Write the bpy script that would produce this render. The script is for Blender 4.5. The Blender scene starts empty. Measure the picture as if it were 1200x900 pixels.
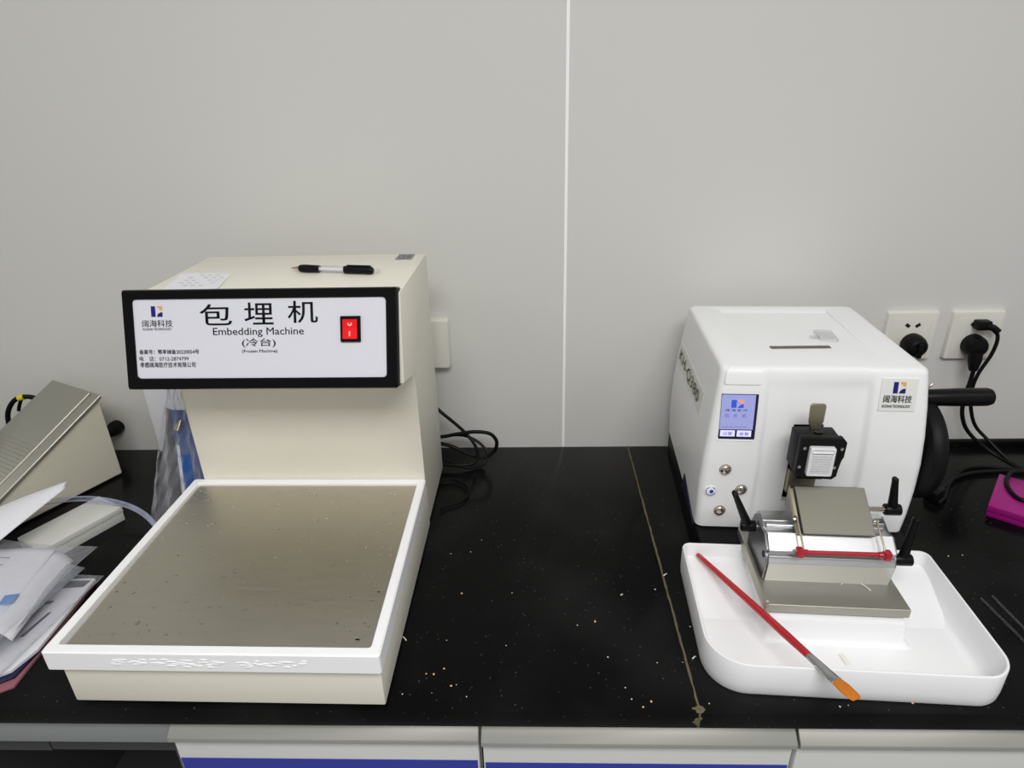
import bpy, bmesh, math, random
from math import sin, cos, pi, radians as R
from mathutils import Vector as V, Matrix, Euler
random.seed(7)
S = bpy.context.scene
COL = S.collection

# ---------------------------------------------------------------- materials
def lin(c):
    r = []
    for v in c:
        v /= 255.0
        r.append(v/12.92 if v <= .04045 else ((v+.055)/1.055)**2.4)
    return (r[0], r[1], r[2], 1.0)

def mat(name, rgb, rough=.5, metal=0.0, spec=.5, bump=0.0, bscale=200, var=0.0, vscale=8, stretch=None,
        emis=None, estr=0.0, coat=0.0, trans=0.0, ior=1.45, aniso=0.0, rvar=0.0):
    m = bpy.data.materials.new(name); m.use_nodes = True
    nt = m.node_tree; b = nt.nodes['Principled BSDF']
    col = lin(rgb)
    b.inputs['Base Color'].default_value = col
    b.inputs['Roughness'].default_value = rough
    b.inputs['Metallic'].default_value = metal
    b.inputs['Specular IOR Level'].default_value = spec
    b.inputs['Coat Weight'].default_value = coat
    b.inputs['Transmission Weight'].default_value = trans
    b.inputs['IOR'].default_value = ior
    b.inputs['Anisotropic'].default_value = aniso
    if emis:
        b.inputs['Emission Color'].default_value = lin(emis)
        b.inputs['Emission Strength'].default_value = estr
    tc = nt.nodes.new('ShaderNodeTexCoord'); mp = nt.nodes.new('ShaderNodeMapping')
    nt.links.new(tc.outputs['Object'], mp.inputs['Vector'])
    if stretch: mp.inputs['Scale'].default_value = stretch
    n = nt.nodes.new('ShaderNodeTexNoise'); n.inputs['Scale'].default_value = vscale; n.inputs['Detail'].default_value = 5
    nt.links.new(mp.outputs['Vector'], n.inputs['Vector'])
    mx = nt.nodes.new('ShaderNodeMix'); mx.data_type = 'RGBA'
    d = max(var, .01)
    mx.inputs[6].default_value = tuple(max(0, x*(1-d)) for x in col[:3])+(1,)
    mx.inputs[7].default_value = tuple(min(1, x*(1+d)) for x in col[:3])+(1,)
    nt.links.new(n.outputs['Fac'], mx.inputs[0]); nt.links.new(mx.outputs[2], b.inputs['Base Color'])
    if rvar:
        mr = nt.nodes.new('ShaderNodeMapRange')
        mr.inputs['From Min'].default_value = .3; mr.inputs['From Max'].default_value = .7
        mr.inputs['To Min'].default_value = max(0.02, rough-rvar); mr.inputs['To Max'].default_value = min(1, rough+rvar)
        nt.links.new(n.outputs['Fac'], mr.inputs['Value']); nt.links.new(mr.outputs['Result'], b.inputs['Roughness'])
    if bump:
        n2 = nt.nodes.new('ShaderNodeTexNoise'); n2.inputs['Scale'].default_value = bscale; n2.inputs['Detail'].default_value = 3
        nt.links.new(mp.outputs['Vector'], n2.inputs['Vector'])
        bp = nt.nodes.new('ShaderNodeBump'); bp.inputs['Strength'].default_value = bump; bp.inputs['Distance'].default_value = .001
        nt.links.new(n2.outputs['Fac'], bp.inputs['Height']); nt.links.new(bp.outputs['Normal'], b.inputs['Normal'])
    return m

def film(name, rgb, opac=.3, rough=.1):
    m = bpy.data.materials.new(name); m.use_nodes = True
    nt = m.node_tree; b = nt.nodes['Principled BSDF']; out = nt.nodes['Material Output']
    b.inputs['Base Color'].default_value = lin(rgb); b.inputs['Roughness'].default_value = rough
    t = nt.nodes.new('ShaderNodeBsdfTransparent'); t.inputs['Color'].default_value = (.93, .93, .94, 1)
    mx = nt.nodes.new('ShaderNodeMixShader'); fr = nt.nodes.new('ShaderNodeLayerWeight'); fr.inputs['Blend'].default_value = opac
    nz = nt.nodes.new('ShaderNodeTexNoise'); nz.inputs['Scale'].default_value = 25
    tc = nt.nodes.new('ShaderNodeTexCoord'); nt.links.new(tc.outputs['Object'], nz.inputs['Vector'])
    bp = nt.nodes.new('ShaderNodeBump'); bp.inputs['Strength'].default_value = .6; bp.inputs['Distance'].default_value = .01
    nt.links.new(nz.outputs['Fac'], bp.inputs['Height']); nt.links.new(bp.outputs['Normal'], b.inputs['Normal'])
    nt.links.new(bp.outputs['Normal'], fr.inputs['Normal'])
    nt.links.new(fr.outputs['Facing'], mx.inputs[0]); nt.links.new(t.outputs[0], mx.inputs[1]); nt.links.new(b.outputs[0], mx.inputs[2])
    nt.links.new(mx.outputs[0], out.inputs['Surface'])
    return m

M = {}
M['wall'] = mat('wall_paint', (214, 213, 208), .55, spec=.3, var=.03, vscale=2.2, bump=.05, bscale=300)
M['seam'] = mat('seam_strip', (255, 255, 254), .4)
M['floor'] = mat('floor_vinyl', (150, 150, 145), .5, var=.05)
M['cream'] = mat('cream_enamel', (233, 228, 214), .42, spec=.4, var=.02, vscale=6, bump=.12, bscale=900)
M['cream2'] = mat('cream_enamel_stained', (215, 210, 192), .5, spec=.4, var=.07, vscale=14, bump=.2, bscale=500)
M['whitepl'] = mat('white_moulded_plastic', (240, 240, 240), .33, spec=.45, var=.01)
M['tray'] = mat('white_tray_plastic', (240, 240, 241), .35, spec=.4, var=.01)
M['rim'] = mat('white_rim_plastic', (248, 248, 249), .45, spec=.4, bump=.25, bscale=250, var=.02, stretch=(1, 1, .3))
M['black'] = mat('black_plastic', (14, 14, 15), .35, spec=.2)
M['blackgl'] = mat('black_gloss_frame', (8, 8, 9), .28, spec=.2, var=.1)
M['blackmt'] = mat('black_matt_metal', (15, 15, 16), .5, spec=.2)
M['rubber'] = mat('black_rubber', (12, 12, 13), .45, spec=.2)
M['steel'] = mat('brushed_steel', (194, 189, 174), .42, metal=1, var=.08, vscale=3, stretch=(6, 160, 6), bump=.06, bscale=6, rvar=.05)
M['steel2'] = mat('satin_steel', (186, 184, 172), .5, metal=1, var=.04, vscale=8, stretch=(8, 90, 8))
M['steel3'] = mat('matt_ground_steel', (142, 140, 128), .55, metal=.8, var=.03, vscale=8, stretch=(8, 90, 8))
M['alu'] = mat('satin_aluminium', (205, 205, 206), .33, metal=1, var=.03, stretch=(4, 80, 80), vscale=4)
M['alusd'] = mat('aluminium_end', (150, 151, 154), .42, metal=1, var=.04)
M['chrome'] = mat('chrome', (205, 195, 180), .1, metal=1)
M['brass'] = mat('nickel_brass', (184, 176, 150), .42, metal=1)
M['plate'] = mat('name_plate', (222, 222, 230), .35, var=.01)
M['ink'] = mat('black_ink', (18, 18, 22), .5)
M['ink2'] = mat('grey_ink', (70, 70, 74), .5)
M['navy'] = mat('navy_ink', (28, 14, 110), .5)
M['gold'] = mat('gold_ink', (226, 172, 88), .5)
M['red'] = mat('red_anodised', (170, 16, 34), .3, spec=.6, coat=.3)
M['redpaint'] = mat('red_lacquer', (176, 14, 30), .22, coat=.6)
M['ferrule'] = mat('ferrule_metal', (190, 190, 190), .22, metal=1)
M['bristle'] = mat('orange_bristles', (196, 112, 22), .6, var=.25, vscale=60, stretch=(60, 4, 4))
M['magenta'] = mat('magenta_card', (158, 20, 120), .4, var=.04)
M['socket'] = mat('socket_plastic', (226, 224, 214), .35)
M['paper'] = mat('paper', (232, 232, 236), .75, var=.01)
M['paper2'] = mat('paper_offwhite', (216, 216, 210), .75, var=.02)
M['label'] = mat('sticker', (228, 228, 224), .4)
M['greylab'] = mat('silver_sticker', (140, 141, 140), .45, var=.15, vscale=60)
M['blue'] = mat('blue_card', (46, 130, 205), .5)
M['navycard'] = mat('navy_card', (26, 28, 66), .5)
M['pinkcard'] = mat('pink_card', (150, 96, 104), .5, var=.2, vscale=20)
M['brown'] = mat('brown_print', (70, 52, 50), .5, var=.3, vscale=20)
M['orange'] = mat('orange_print', (190, 130, 84), .5)
M['darkcard'] = mat('dark_print', (44, 44, 56), .45)
M['laminate'] = mat('grey_laminate', (206, 206, 203), .4, var=.01)
M['alurail'] = mat('pull_rail', (172, 172, 165), .4, metal=.45)
M['bluelam'] = mat('blue_laminate', (48, 58, 160), .4)
M['darkin'] = mat('cabinet_inside', (70, 70, 72), .6)
M['midgrey'] = mat('grey_rail', (140, 142, 142), .5)
M['film'] = film('clear_film', (232, 233, 238), .09)
M['film2'] = film('smoky_film', (190, 192, 198), .38)
M['tubing'] = film('clear_tubing', (186, 190, 215), .62, .15)
M['rodgl'] = film('smoky_rod', (120, 120, 128), .30, .2)
M['clearpl'] = film('clear_plastic', (215, 215, 212), .12, .1)
M['wax'] = mat('wax_white', (228, 226, 218), .5)
M['waxo'] = mat('wax_tan', (226, 186, 150), .5)
M['yellow'] = mat('yellow_tape', (214, 206, 40), .5)
M['screen'] = mat('lcd_background', (80, 84, 120), .2, emis=(166, 172, 226), estr=.72)
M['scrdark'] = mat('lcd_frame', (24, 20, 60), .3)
M['scrbtn'] = mat('lcd_button', (170, 170, 210), .2, emis=(214, 210, 246), estr=.75)
M['scrblue'] = mat('lcd_blue', (40, 60, 160), .3, emis=(56, 84, 206), estr=.6)
M['scror'] = mat('lcd_orange', (200, 120, 90), .3, emis=(232, 150, 112), estr=.6)
M['scrtxt'] = mat('lcd_text', (56, 56, 120), .3, emis=(60, 62, 130), estr=.5)
M['switch'] = mat('red_rocker', (190, 12, 20), .25, emis=(215, 8, 22), estr=.55)
M['lit'] = mat('lit_mark', (255, 150, 140), .3, emis=(255, 120, 105), estr=1.2)
M['ledblue'] = mat('blue_led', (24, 26, 120), .3, emis=(36, 36, 170), estr=.35)
M['grout'] = mat('joint_filler', (96, 88, 66), .8, var=.3, vscale=60)
M['text'] = mat('knife_label_ink', (112, 110, 92), .5)
M['water'] = mat('water', (255, 255, 255), .02, trans=1.0, ior=1.33)
M['liner'] = mat('slot_liner', (10, 10, 10), .7)
M['cassette'] = mat('cassette_plastic', (224, 224, 226), .45, var=.02)

def granite():
    m = bpy.data.materials.new('black_granite'); m.use_nodes = True
    nt = m.node_tree; b = nt.nodes['Principled BSDF']; L = nt.links.new
    tc = nt.nodes.new('ShaderNodeTexCoord')
    vo = nt.nodes.new('ShaderNodeTexVoronoi'); vo.inputs['Scale'].default_value = 260; L(tc.outputs['Object'], vo.inputs['Vector'])
    sep = nt.nodes.new('ShaderNodeSeparateColor'); L(vo.outputs['Color'], sep.inputs[0])
    # rare cells become mineral flecks
    g = nt.nodes.new('ShaderNodeMath'); g.operation = 'GREATER_THAN'; g.inputs[1].default_value = .95; L(sep.outputs[0], g.inputs[0])
    ds = nt.nodes.new('ShaderNodeMath'); ds.operation = 'LESS_THAN'; ds.inputs[1].default_value = .24; L(vo.outputs['Distance'], ds.inputs[0])
    mu = nt.nodes.new('ShaderNodeMath'); mu.operation = 'MULTIPLY'; L(g.outputs[0], mu.inputs[0]); L(ds.outputs[0], mu.inputs[1])
    mu2 = nt.nodes.new('ShaderNodeMath'); mu2.operation = 'MULTIPLY'; L(mu.outputs[0], mu2.inputs[0]); L(sep.outputs[1], mu2.inputs[1])
    nz = nt.nodes.new('ShaderNodeTexNoise'); nz.inputs['Scale'].default_value = 5; nz.inputs['Detail'].default_value = 8; L(tc.outputs['Object'], nz.inputs['Vector'])
    # dust film: dull smear over the polished stone
    mr = nt.nodes.new('ShaderNodeMapRange'); mr.inputs['From Min'].default_value = .42; mr.inputs['From Max'].default_value = .75
    mr.inputs['To Min'].default_value = 0; mr.inputs['To Max'].default_value = 1; L(nz.outputs['Fac'], mr.inputs['Value'])
    mx = nt.nodes.new('ShaderNodeMix'); mx.data_type = 'RGBA'
    mx.inputs[6].default_value = (.0035, .0035, .0036, 1); mx.inputs[7].default_value = (.013, .013, .013, 1); L(mr.outputs[0], mx.inputs[0])
    m2 = nt.nodes.new('ShaderNodeMix'); m2.data_type = 'RGBA'; m2.inputs[7].default_value = (.075, .075, .075, 1)
    L(mu2.outputs[0], m2.inputs[0]); L(mx.outputs[2], m2.inputs[6]); L(m2.outputs[2], b.inputs['Base Color'])
    rr = nt.nodes.new('ShaderNodeMapRange'); rr.inputs['To Min'].default_value = .07; rr.inputs['To Max'].default_value = .3
    L(nz.outputs['Fac'], rr.inputs['Value']); L(rr.outputs[0], b.inputs['Roughness'])
    b.inputs['Specular IOR Level'].default_value = .085
    return m
M['granite'] = granite()

# ---------------------------------------------------------------- mesh helpers
def rrect(hw, hd, r, n=6, cx=0, cy=0):
    """rounded rectangle outline, counter-clockwise; r may be 4 radii (front-left, front-right, back-right, back-left)"""
    rs = r if isinstance(r, (list, tuple)) else (r,)*4
    P = []
    for (sx, sy, a0, q) in ((-1, -1, pi, rs[0]), (1, -1, 1.5*pi, rs[1]), (1, 1, 0, rs[2]), (-1, 1, .5*pi, rs[3])):
        for k in range(n+1):
            a = a0+k/n*pi/2
            P.append((cx+sx*(hw-q)+q*cos(a), cy+sy*(hd-q)+q*sin(a)))
    return P

class MB:
    def __init__(s): s.b = bmesh.new(); s.T = Matrix.Identity(4)
    def tf(s, m): s.T = m; return s
    def v(s, p): return s.b.verts.new(s.T @ V(p))
    def face(s, pts):
        try: s.b.faces.new(pts)
        except ValueError: pass
    def box(s, x0, x1, y0, y1, z0, z1, bev=0, seg=2):
        a = [s.v((x, y, z)) for z in (z0, z1) for y in (y0, y1) for x in (x0, x1)]
        fs = [s.b.faces.new([a[i] for i in q]) for q in ((0, 2, 3, 1), (4, 5, 7, 6), (0, 1, 5, 4), (1, 3, 7, 5), (3, 2, 6, 7), (2, 0, 4, 6))]
        if bev:
            es = list({e for f in fs for e in f.edges})
            bmesh.ops.bevel(s.b, geom=es, offset=bev, segments=seg, profile=.5, affect='EDGES')
        return s
    def loft(s, loops, cap0=True, cap1=True, close=True):
        rows = [[s.v(p) for p in lp] for lp in loops]
        n = len(rows[0])
        for i in range(len(rows)-1):
            for k in range(n if close else n-1):
                s.face([rows[i][k], rows[i][(k+1) % n], rows[i+1][(k+1) % n], rows[i+1][k]])
        if cap0: s.face(list(reversed(rows[0])))
        if cap1: s.face(rows[-1])
        return s
    def prism(s, prof, axis, a, b, bev=0, seg=2):
        """profile of (u,v) pairs extruded along axis: 'x' profile is (y,z); 'y' is (x,z); 'z' is (x,y)"""
        def f(u, w, t): return {'x': (t, u, w), 'y': (u, t, w), 'z': (u, w, t)}[axis]
        A = [s.v(f(u, w, a)) for u, w in prof]; B = [s.v(f(u, w, b)) for u, w in prof]
        fs = [s.b.faces.new(A), s.b.faces.new(list(reversed(B)))]
        n = len(prof)
        for k in range(n): fs.append(s.b.faces.new([A[k], B[k], B[(k+1) % n], A[(k+1) % n]]))
        if bev:
            es = list({e for q in fs for e in q.edges})
            bmesh.ops.bevel(s.b, geom=es, offset=bev, segments=seg, profile=.5, affect='EDGES')
        return s
    def cyl(s, p0, p1, r0, r1=None, n=24, round_=0):
        r1 = r0 if r1 is None else r1
        p0 = V(p0); p1 = V(p1); d = (p1-p0).normalized()
        u = d.orthogonal().normalized(); w = d.cross(u)
        L = (p1-p0).length; st = [(0, r0), (L, r1)]
        if round_:
            q = round_; st = [(0, r0-q), (q*.3, r0-q*.3), (q, r0), (L-q, r1), (L-q*.3, r1-q*.3), (L, r1-q)]
        s.loft([[p0+d*t+(u*cos(2*pi*k/n)+w*sin(2*pi*k/n))*r for k in range(n)] for t, r in st])
        return s
    def lathe(s, p0, d, st, n=32):
        p0 = V(p0); d = V(d).normalized(); u = d.orthogonal().normalized(); w = d.cross(u)
        s.loft([[p0+d*t+(u*cos(2*pi*k/n)+w*sin(2*pi*k/n))*max(r, 1e-5) for k in range(n)] for t, r in st])
        return s
    def tube(s, pts, r, n=10, sub=8):
        P = [V(p) for p in pts]
        if sub:
            Q = []
            for i in range(len(P)-1):
                a = P[max(i-1, 0)]; b = P[i]; c = P[i+1]; d = P[min(i+2, len(P)-1)]
                for k in range(sub):
                    t = k/sub
                    Q.append(.5*((2*b)+(c-a)*t+(2*a-5*b+4*c-d)*t*t+(3*b-a-3*c+d)*t**3))
            Q.append(P[-1]); P = Q
        u = None; loops = []
        for i, p in enumerate(P):
            d = (P[min(i+1, len(P)-1)]-P[max(i-1, 0)]).normalized()
            u = d.orthogonal().normalized() if u is None else (u-d*u.dot(d)).normalized()
            w = d.cross(u)
            loops.append([p+(u*cos(2*pi*k/n)+w*sin(2*pi*k/n))*r for k in range(n)])
        return s.loft(loops)
    def ball(s, c, rx, ry, rz, n=16, m=10, z0=-1):
        a0 = math.asin(z0)
        s.loft([[(c[0]+rx*cos(a)*cos(2*pi*k/n), c[1]+ry*cos(a)*sin(2*pi*k/n), c[2]+rz*sin(a)) for k in range(n)]
                for a in [a0+(pi/2-.02-a0)*i/m for i in range(m+1)]])
        return s
    def grid(s, f, nu, nv, thick=0):
        g = [[s.v(f(i/nu, j/nv)) for i in range(nu+1)] for j in range(nv+1)]
        for j in range(nv):
            for i in range(nu):
                s.face([g[j][i], g[j][i+1], g[j+1][i+1], g[j+1][i]])
        if thick:
            bmesh.ops.recalc_face_normals(s.b, faces=s.b.faces)
            bmesh.ops.solidify(s.b, geom=list(s.b.faces), thickness=thick)
        return s
    def mesh(s, name, ang=35, recalc=True):
        if recalc: bmesh.ops.recalc_face_normals(s.b, faces=s.b.faces)
        me = bpy.data.meshes.new(name); s.b.to_mesh(me); s.b.free()
        me.polygons.foreach_set('use_smooth', [True]*len(me.polygons))
        me.set_sharp_from_angle(angle=R(ang))
        return me

def obj(name, mb, m, parent=None, label=None, loc=None, rot=None, ang=35):
    me = mb if isinstance(mb, bpy.types.Mesh) else mb.mesh(name, ang)
    me.materials.clear(); me.materials.append(m)
    o = bpy.data.objects.new(name, me); COL.objects.link(o)
    if parent: o.parent = parent
    if label: o['label'] = label
    if loc: o.location = loc
    if rot: o.rotation_euler = rot
    return o

def tag(o, label, cat, group=None, kind=None):
    o['label'] = label; o['category'] = cat
    if group: o['group'] = group
    if kind: o['kind'] = kind
    return o

def thing(name, label, cat, loc=(0, 0, 0), rz=0, group=None):
    o = bpy.data.objects.new(name, None); COL.objects.link(o)
    o.empty_display_size = .02
    o.location = loc; o.rotation_euler = (0, 0, rz)
    return tag(o, label, cat, group)

def struct(o): o['kind'] = 'structure'; return o

def text_verts(body, bold=0.0, space=1.0):
    c = bpy.data.curves.new('t', 'FONT'); c.body = body; c.size = 1; c.space_character = space
    c.resolution_u = 3
    o = bpy.data.objects.new('t', c); COL.objects.link(o)
    dg = bpy.context.evaluated_depsgraph_get(); dg.update()
    me = bpy.data.meshes.new_from_object(o.evaluated_get(dg))
    P = [tuple(v.co) for v in me.vertices]; F = [tuple(p.vertices) for p in me.polygons]
    bpy.data.objects.remove(o); bpy.data.curves.remove(c); bpy.data.meshes.remove(me)
    return P, F

def add_text(mb, body, u0, v0, u1, v1, place, bold=0.0, space=1.0):
    """letters fitted to the box u0..u1, v0..v1 of a surface; place(u,v) gives the point on it"""
    P, F = text_verts(body, bold, space)
    x0 = min(p[0] for p in P); x1 = max(p[0] for p in P); y0 = min(p[1] for p in P); y1 = max(p[1] for p in P)
    for dx, dy in (((-bold, 0), (bold, 0), (0, bold), (0, -bold)) if bold > 0 else ((0, 0),)):
        vs = [mb.b.verts.new(mb.T @ V(place(u0+(p[0]+dx-x0)/(x1-x0)*(u1-u0), v0+(p[1]+dy-y0)/(y1-y0)*(v1-v0)))) for p in P]
        for f in F:
            try: mb.b.faces.new([vs[i] for i in f])
            except ValueError: pass

def add_poly(mb, pts, place):
    mb.face([mb.v(place(u, v)) for u, v in pts])

def logo(u0, v0, u1, v1):
    """the mark: a tall bar, a cut square above, a curved wedge below"""
    w = u1-u0; h = v1-v0
    bar = [(u0, v0), (u0+.38*w, v0), (u0+.38*w, v1), (u0, v1)]
    sq = [(u0+.56*w, v1), (u0+1.0*w, v1), (u0+1.0*w, v0+.62*h), (u0+.74*w, v0+.62*h), (u0+.74*w, v0+.78*h), (u0+.56*w, v0+.82*h)]
    wed = [(u0+.5*w, v0), (u0+w, v0)]+[(u0+w-(.5*w)*sin(t*pi/2/6), v0+.44*h-.44*h*(1-cos(t*pi/2/6))) for t in range(7)]
    return bar, sq, wed

# ---------------------------------------------------------------- room
wall = struct(obj('wall_back', MB().box(-3, 3, 0, .1, -.9, 2.4), M['wall']))
struct(obj('floor', MB().box(-3, 3, -3, 0, -.95, -.9), M['floor']))
struct(obj('trim_1', MB().box(.0535, .0583, -.0012, 0, 0, 2.4), M['seam']))

# worktop
t = thing('countertop', 'polished black granite worktop with a filled joint and chipped front edge', 'countertop', (0, 0, 0))
YF = -.5713; JX = .1775
obj('slab', MB().box(-3, JX-.0008, YF, -.0005, -.025, 0, .0015, 2), M['granite'], t)
obj('slab', MB().box(JX+.0008, 3, YF, -.0005, -.025, 0, .0015, 2), M['granite'], t)
fl = MB(); random.seed(3)
prev = None
for i in range(60):
    y = YF+.0003+(abs(YF)-.001)*i/59
    w = .0008+.0009*random.random(); j = .0007*(random.random()-.5)
    row = [fl.v((JX+j-w, y, .0003)), fl.v((JX+j+w, y, .0003))]
    if prev: fl.face([prev[0], prev[1], row[1], row[0]])
    prev = row
fl.box(JX-.0012, JX+.0012, YF-.0004, YF+.002, -.024, .0002)
obj('joint_filler', fl, M['grout'], t)
fl = MB()
for i in range(9):
    a = 2*pi*i/9
    fl.ball((JX+.006*cos(a)*random.random(), YF+.004+.0035*sin(a), .0003), .003*(.5+random.random()), .0018, .0006, 8, 4, 0)
for i in range(6):
    fl.ball((JX+.008*(random.random()-.5), YF, -.008-.012*random.random()), .003*(.4+random.random()), .0006, .002, 8, 5)
obj('chip', fl, M['grout'], t, 'rough brown filler patch on the chipped front edge')
obj('upstand', MB().box(.46, 3, -.012, -.0005, 0, .011, .001), M['granite'], t)

# base cabinets
def pull(x0, x1, m=None):
    p = MB().prism([(-.552, -.0270), (-.548, -.0300), (-.548, -.0520), (-.5735, -.0520), (-.5735, -.0455)], 'x', x0, x1, .0006, 1)
    return p
def cabinet(x0, x1, label, zoff=0, lower=0):
    c = thing('drawer_cabinet', label, 'cabinet', ((x0+x1)/2, -.3, -.9))
    X = (x1-x0)/2; mv = Matrix.Translation((0, .3, .9+zoff))
    b = MB(); b.tf(Matrix.Translation((0, .3, .9)))
    b.box(-X, -X+.016, -.545, -.01, -.9, -.027); b.box(X-.016, X, -.545, -.01, -.9, -.027); b.box(-X+.016, X-.016, -.03, -.01, -.9, -.027)
    b.box(-X+.016, X-.016, -.53, -.01, -.9, -.84)
    obj('carcass', b, M['laminate'], c)
    z = -.062
    for h in (.22, .28, .29):
        d = obj('drawer', MB().tf(mv).box(-X+.001, X-.001, -.566, -.547, z-h+.004, z, .0015), M['laminate'], c)
        obj('inlay', MB().tf(mv).box(-X+.003, X-.003, -.5668, -.5658, z-h+.012, z-.026+lower), M['bluelam'], d, 'blue drawer inlay')
        if z == -.062: obj('pull_rail', MB().tf(mv @ Matrix.Translation((0, 0, -.0005))).tf(mv).prism([(-.552, -.0275), (-.548, -.0300), (-.548, -.0520), (-.5735, -.0520), (-.5735, -.0455)], 'x', -X, X, .0006, 1), M['alurail'], d)
        z -= h
    return c
cabinet(-.4215, -.0655, 'white drawer unit with blue inlay directly below the cold plate machine')
cabinet(-.0625, .2895, 'white drawer unit with blue inlay beneath the granite joint', -.0035)
cabinet(.2925, .645, 'white drawer unit beneath the white slicing machine tray', -.0035, -.016)
c = thing('open_cabinet', 'open grey cabinet bay with dark interior at far left below the worktop', 'cabinet', (-.62, -.3, -.9))
b = MB().tf(Matrix.Translation((.62, .3, .9)))
b.box(-.85, -.834, -.545, -.01, -.9, -.027); b.box(-.44, -.4245, -.545, -.01, -.9, -.027)
b.box(-.834, -.44, -.03, -.01, -.9, -.027); b.box(-.834, -.44, -.545, -.01, -.6, -.585); b.box(-.834, -.612, -.530, -.03, -.128, -.112); b.box(-.610, -.44, -.530, -.03, -.126, -.108)
obj('carcass', b, M['darkin'], c)
obj('front_rail', MB().tf(Matrix.Translation((.62, .3, .9))).box(-.85, -.4225, -.562, -.546, -.068, -.027, .001), M['midgrey'], c)

# ---------------------------------------------------------------- embedding machine (cold plate)
em = thing('embedding_machine', 'cream embedding machine with black framed control panel and steel cold plate', 'lab machine', (-.3375, -.575, 0), R(-.6))
prof = [(.3262, .011), (.3262, .266), (.256, .281), (.284, .393), (.487, .393), (.487, .011)]
obj('housing', MB().prism(prof, 'x', -.1650, .1715, .002, 2), M['cream'], em)
obj('base_box', MB().box(-.1745, .1735, .004, .3258, .0105, .0800, .002), M['cream'], em)
for x in (-.140, .135):
    for y in (.05, .45):
        obj('foot', MB().lathe((x, y, 0), (0, 0, 1), [(0, .013), (.002, .0145), (.012, .0145), (.0135, .012)], 20), M['rubber'], em)
# white plastic rim of the plate
ro = lambda g, z, r=.0035: [(x*(1-.07*(y-.16)), y+.001, z) for x, y in rrect(.1785-g, .1650-g, r, 4, -.0035, .1605)]
rm = MB().loft([ro(.0015, .0655), ro(0, .067), ro(0, .0905), ro(.0015, .0922), ro(.0105, .0922), ro(.0115, .0912), ro(.0115, .086), ro(.014, .0655)], False, False)
rows = 8
me_rm = rm
obj('rim', me_rm, M['rim'], em)
ft = MB(); random.seed(12)
for i in range(70):
    x = -.11+.21*random.random(); z = .073+.011*random.random()
    ft.ball((x, -.0036, z), .003+.005*random.random(), .00055, .0007+.0009*random.random(), 8, 5)
obj('frost', ft, M['rim'], em, 'rough white crust on the front of the rim')
obj('cold_plate', MB().box(-.1668, .1638, .0070, .3140, .083, .0882, .0006, 1), M['steel'], em)

# control panel: leaning black frame, white plate
PB = V((-.0056, .2405, .2820)); PT = V((-.0022, .2755, .4030)); pu = V((1, 0, 0)); pv = (PT-PB).normalized(); pn = pu.cross(pv).normalized()  # pn points to viewer
def pan(u, v, d=0.0): return tuple(PB+pu*u+pv*v+pn*d)
HP = .1255
PM = Matrix(((pu.x, pv.x, pn.x, PB.x), (pu.y, pv.y, pn.y, PB.y), (pu.z, pv.z, pn.z, PB.z), (0, 0, 0, 1)))
UC = -.0010; UH = .1728
def prr(g, d, r): return [(x, y, d) for x, y in rrect(UH-g, HP/2-g, r, 5, UC, HP/2)]
def pin(g, d, r): return [(x, y, d) for x, y in rrect(.1595+g, .0498+g, r, 5, -.0012, .0638)]
fr = MB().tf(PM).loft([prr(0, -.022, .003), prr(0, -.001, .003), prr(.0015, .0015, .003), pin(.001, .0015, .006), pin(0, .0005, .005), pin(0, -.003, .005)], True, True)
obj('panel_frame', fr, M['blackgl'], em)
npl = obj('name_plate', MB().tf(PM).loft([pin(.0005, -.002, .0055), pin(-.0002, -.0010, .005)], True, True), M['plate'], em)
D = -.0007
pp = lambda u, v: (u, v, D)
tx = MB().tf(PM)
add_text(tx, '包', -.0757, .0807, -.0354, .1067, pp, .006)
add_text(tx, '埋', -.0193, .0812, .0172, .1082, pp, .006)
add_text(tx, '机', .0356, .0828, .0728, .1096, pp, .006)
add_text(tx, 'Embedding Machine', -.0601, .0655, .0548, .0773, pp, .004)
add_text(tx, '(冷台)', -.0239, .0525, .0188, .0639, pp, .006)
add_text(tx, '(Frozen Machine)', -.0242, .0450, .0205, .0500, pp, .012)
obj('lettering', tx, M['ink'], npl)
tx = MB().tf(PM)
add_text(tx, '备案号：鄂孝械备20220054号', -.1562, .0450, -.0795, .0508, pp, .018)
add_text(tx, '电　话：0712-2874799', -.1568, .0363, -.0932, .0423, pp, .010)
add_text(tx, '孝感阔海医疗技术有限公司', -.1563, .0282, -.0848, .0347, pp, .018)
obj('small_print', tx, M['ink2'], npl)
tx = MB().tf(PM)
add_text(tx, '阔海科技', -.1500, .0793, -.1112, .0879, pp, .008)
add_text(tx, 'KUOHAI TECHNOLOGY', -.1492, .0750, -.1129, .0779, pp, .014)
obj('brand_lettering', tx, M['ink2'], npl)
bar, sq, wed = logo(-.1376, .0919, -.1231, .1050)
lg = MB().tf(PM); add_poly(lg, bar, pp); add_poly(lg, wed, pp); obj('logo_mark', lg, M['navy'], npl)
lg = MB().tf(PM); add_poly(lg, sq, pp); obj('logo_corner', lg, M['gold'], npl)
# rocker switch
PS = PM @ Matrix.Translation((0.0080, -0.0029, 0))
sw = obj('rocker_switch', MB().tf(PS).box(.0935, .1185, .0615, .0935, -.002, .0022, .0006, 1), M['black'], em)
obj('rocker', MB().tf(PS).prism([(.0655, .0022), (.0655, .0058), (.0785, .0036), (.0895, .0042), (.0895, .0022)], 'x', .0972, .1150, .0006, 1), M['switch'], sw, 'lit red rocker')
mk = MB().tf(PS)
mk.box(.1052, .1068, .0690, .0750, .0045, .0060); 
mk.lathe((.106, .0840, .0034), (0, .2, 1), [(0, .0028), (.0008, .0028), (.0009, .0018), (.0004, .0018)], 16)
obj('switch_mark', mk, M['lit'], sw)
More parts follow.
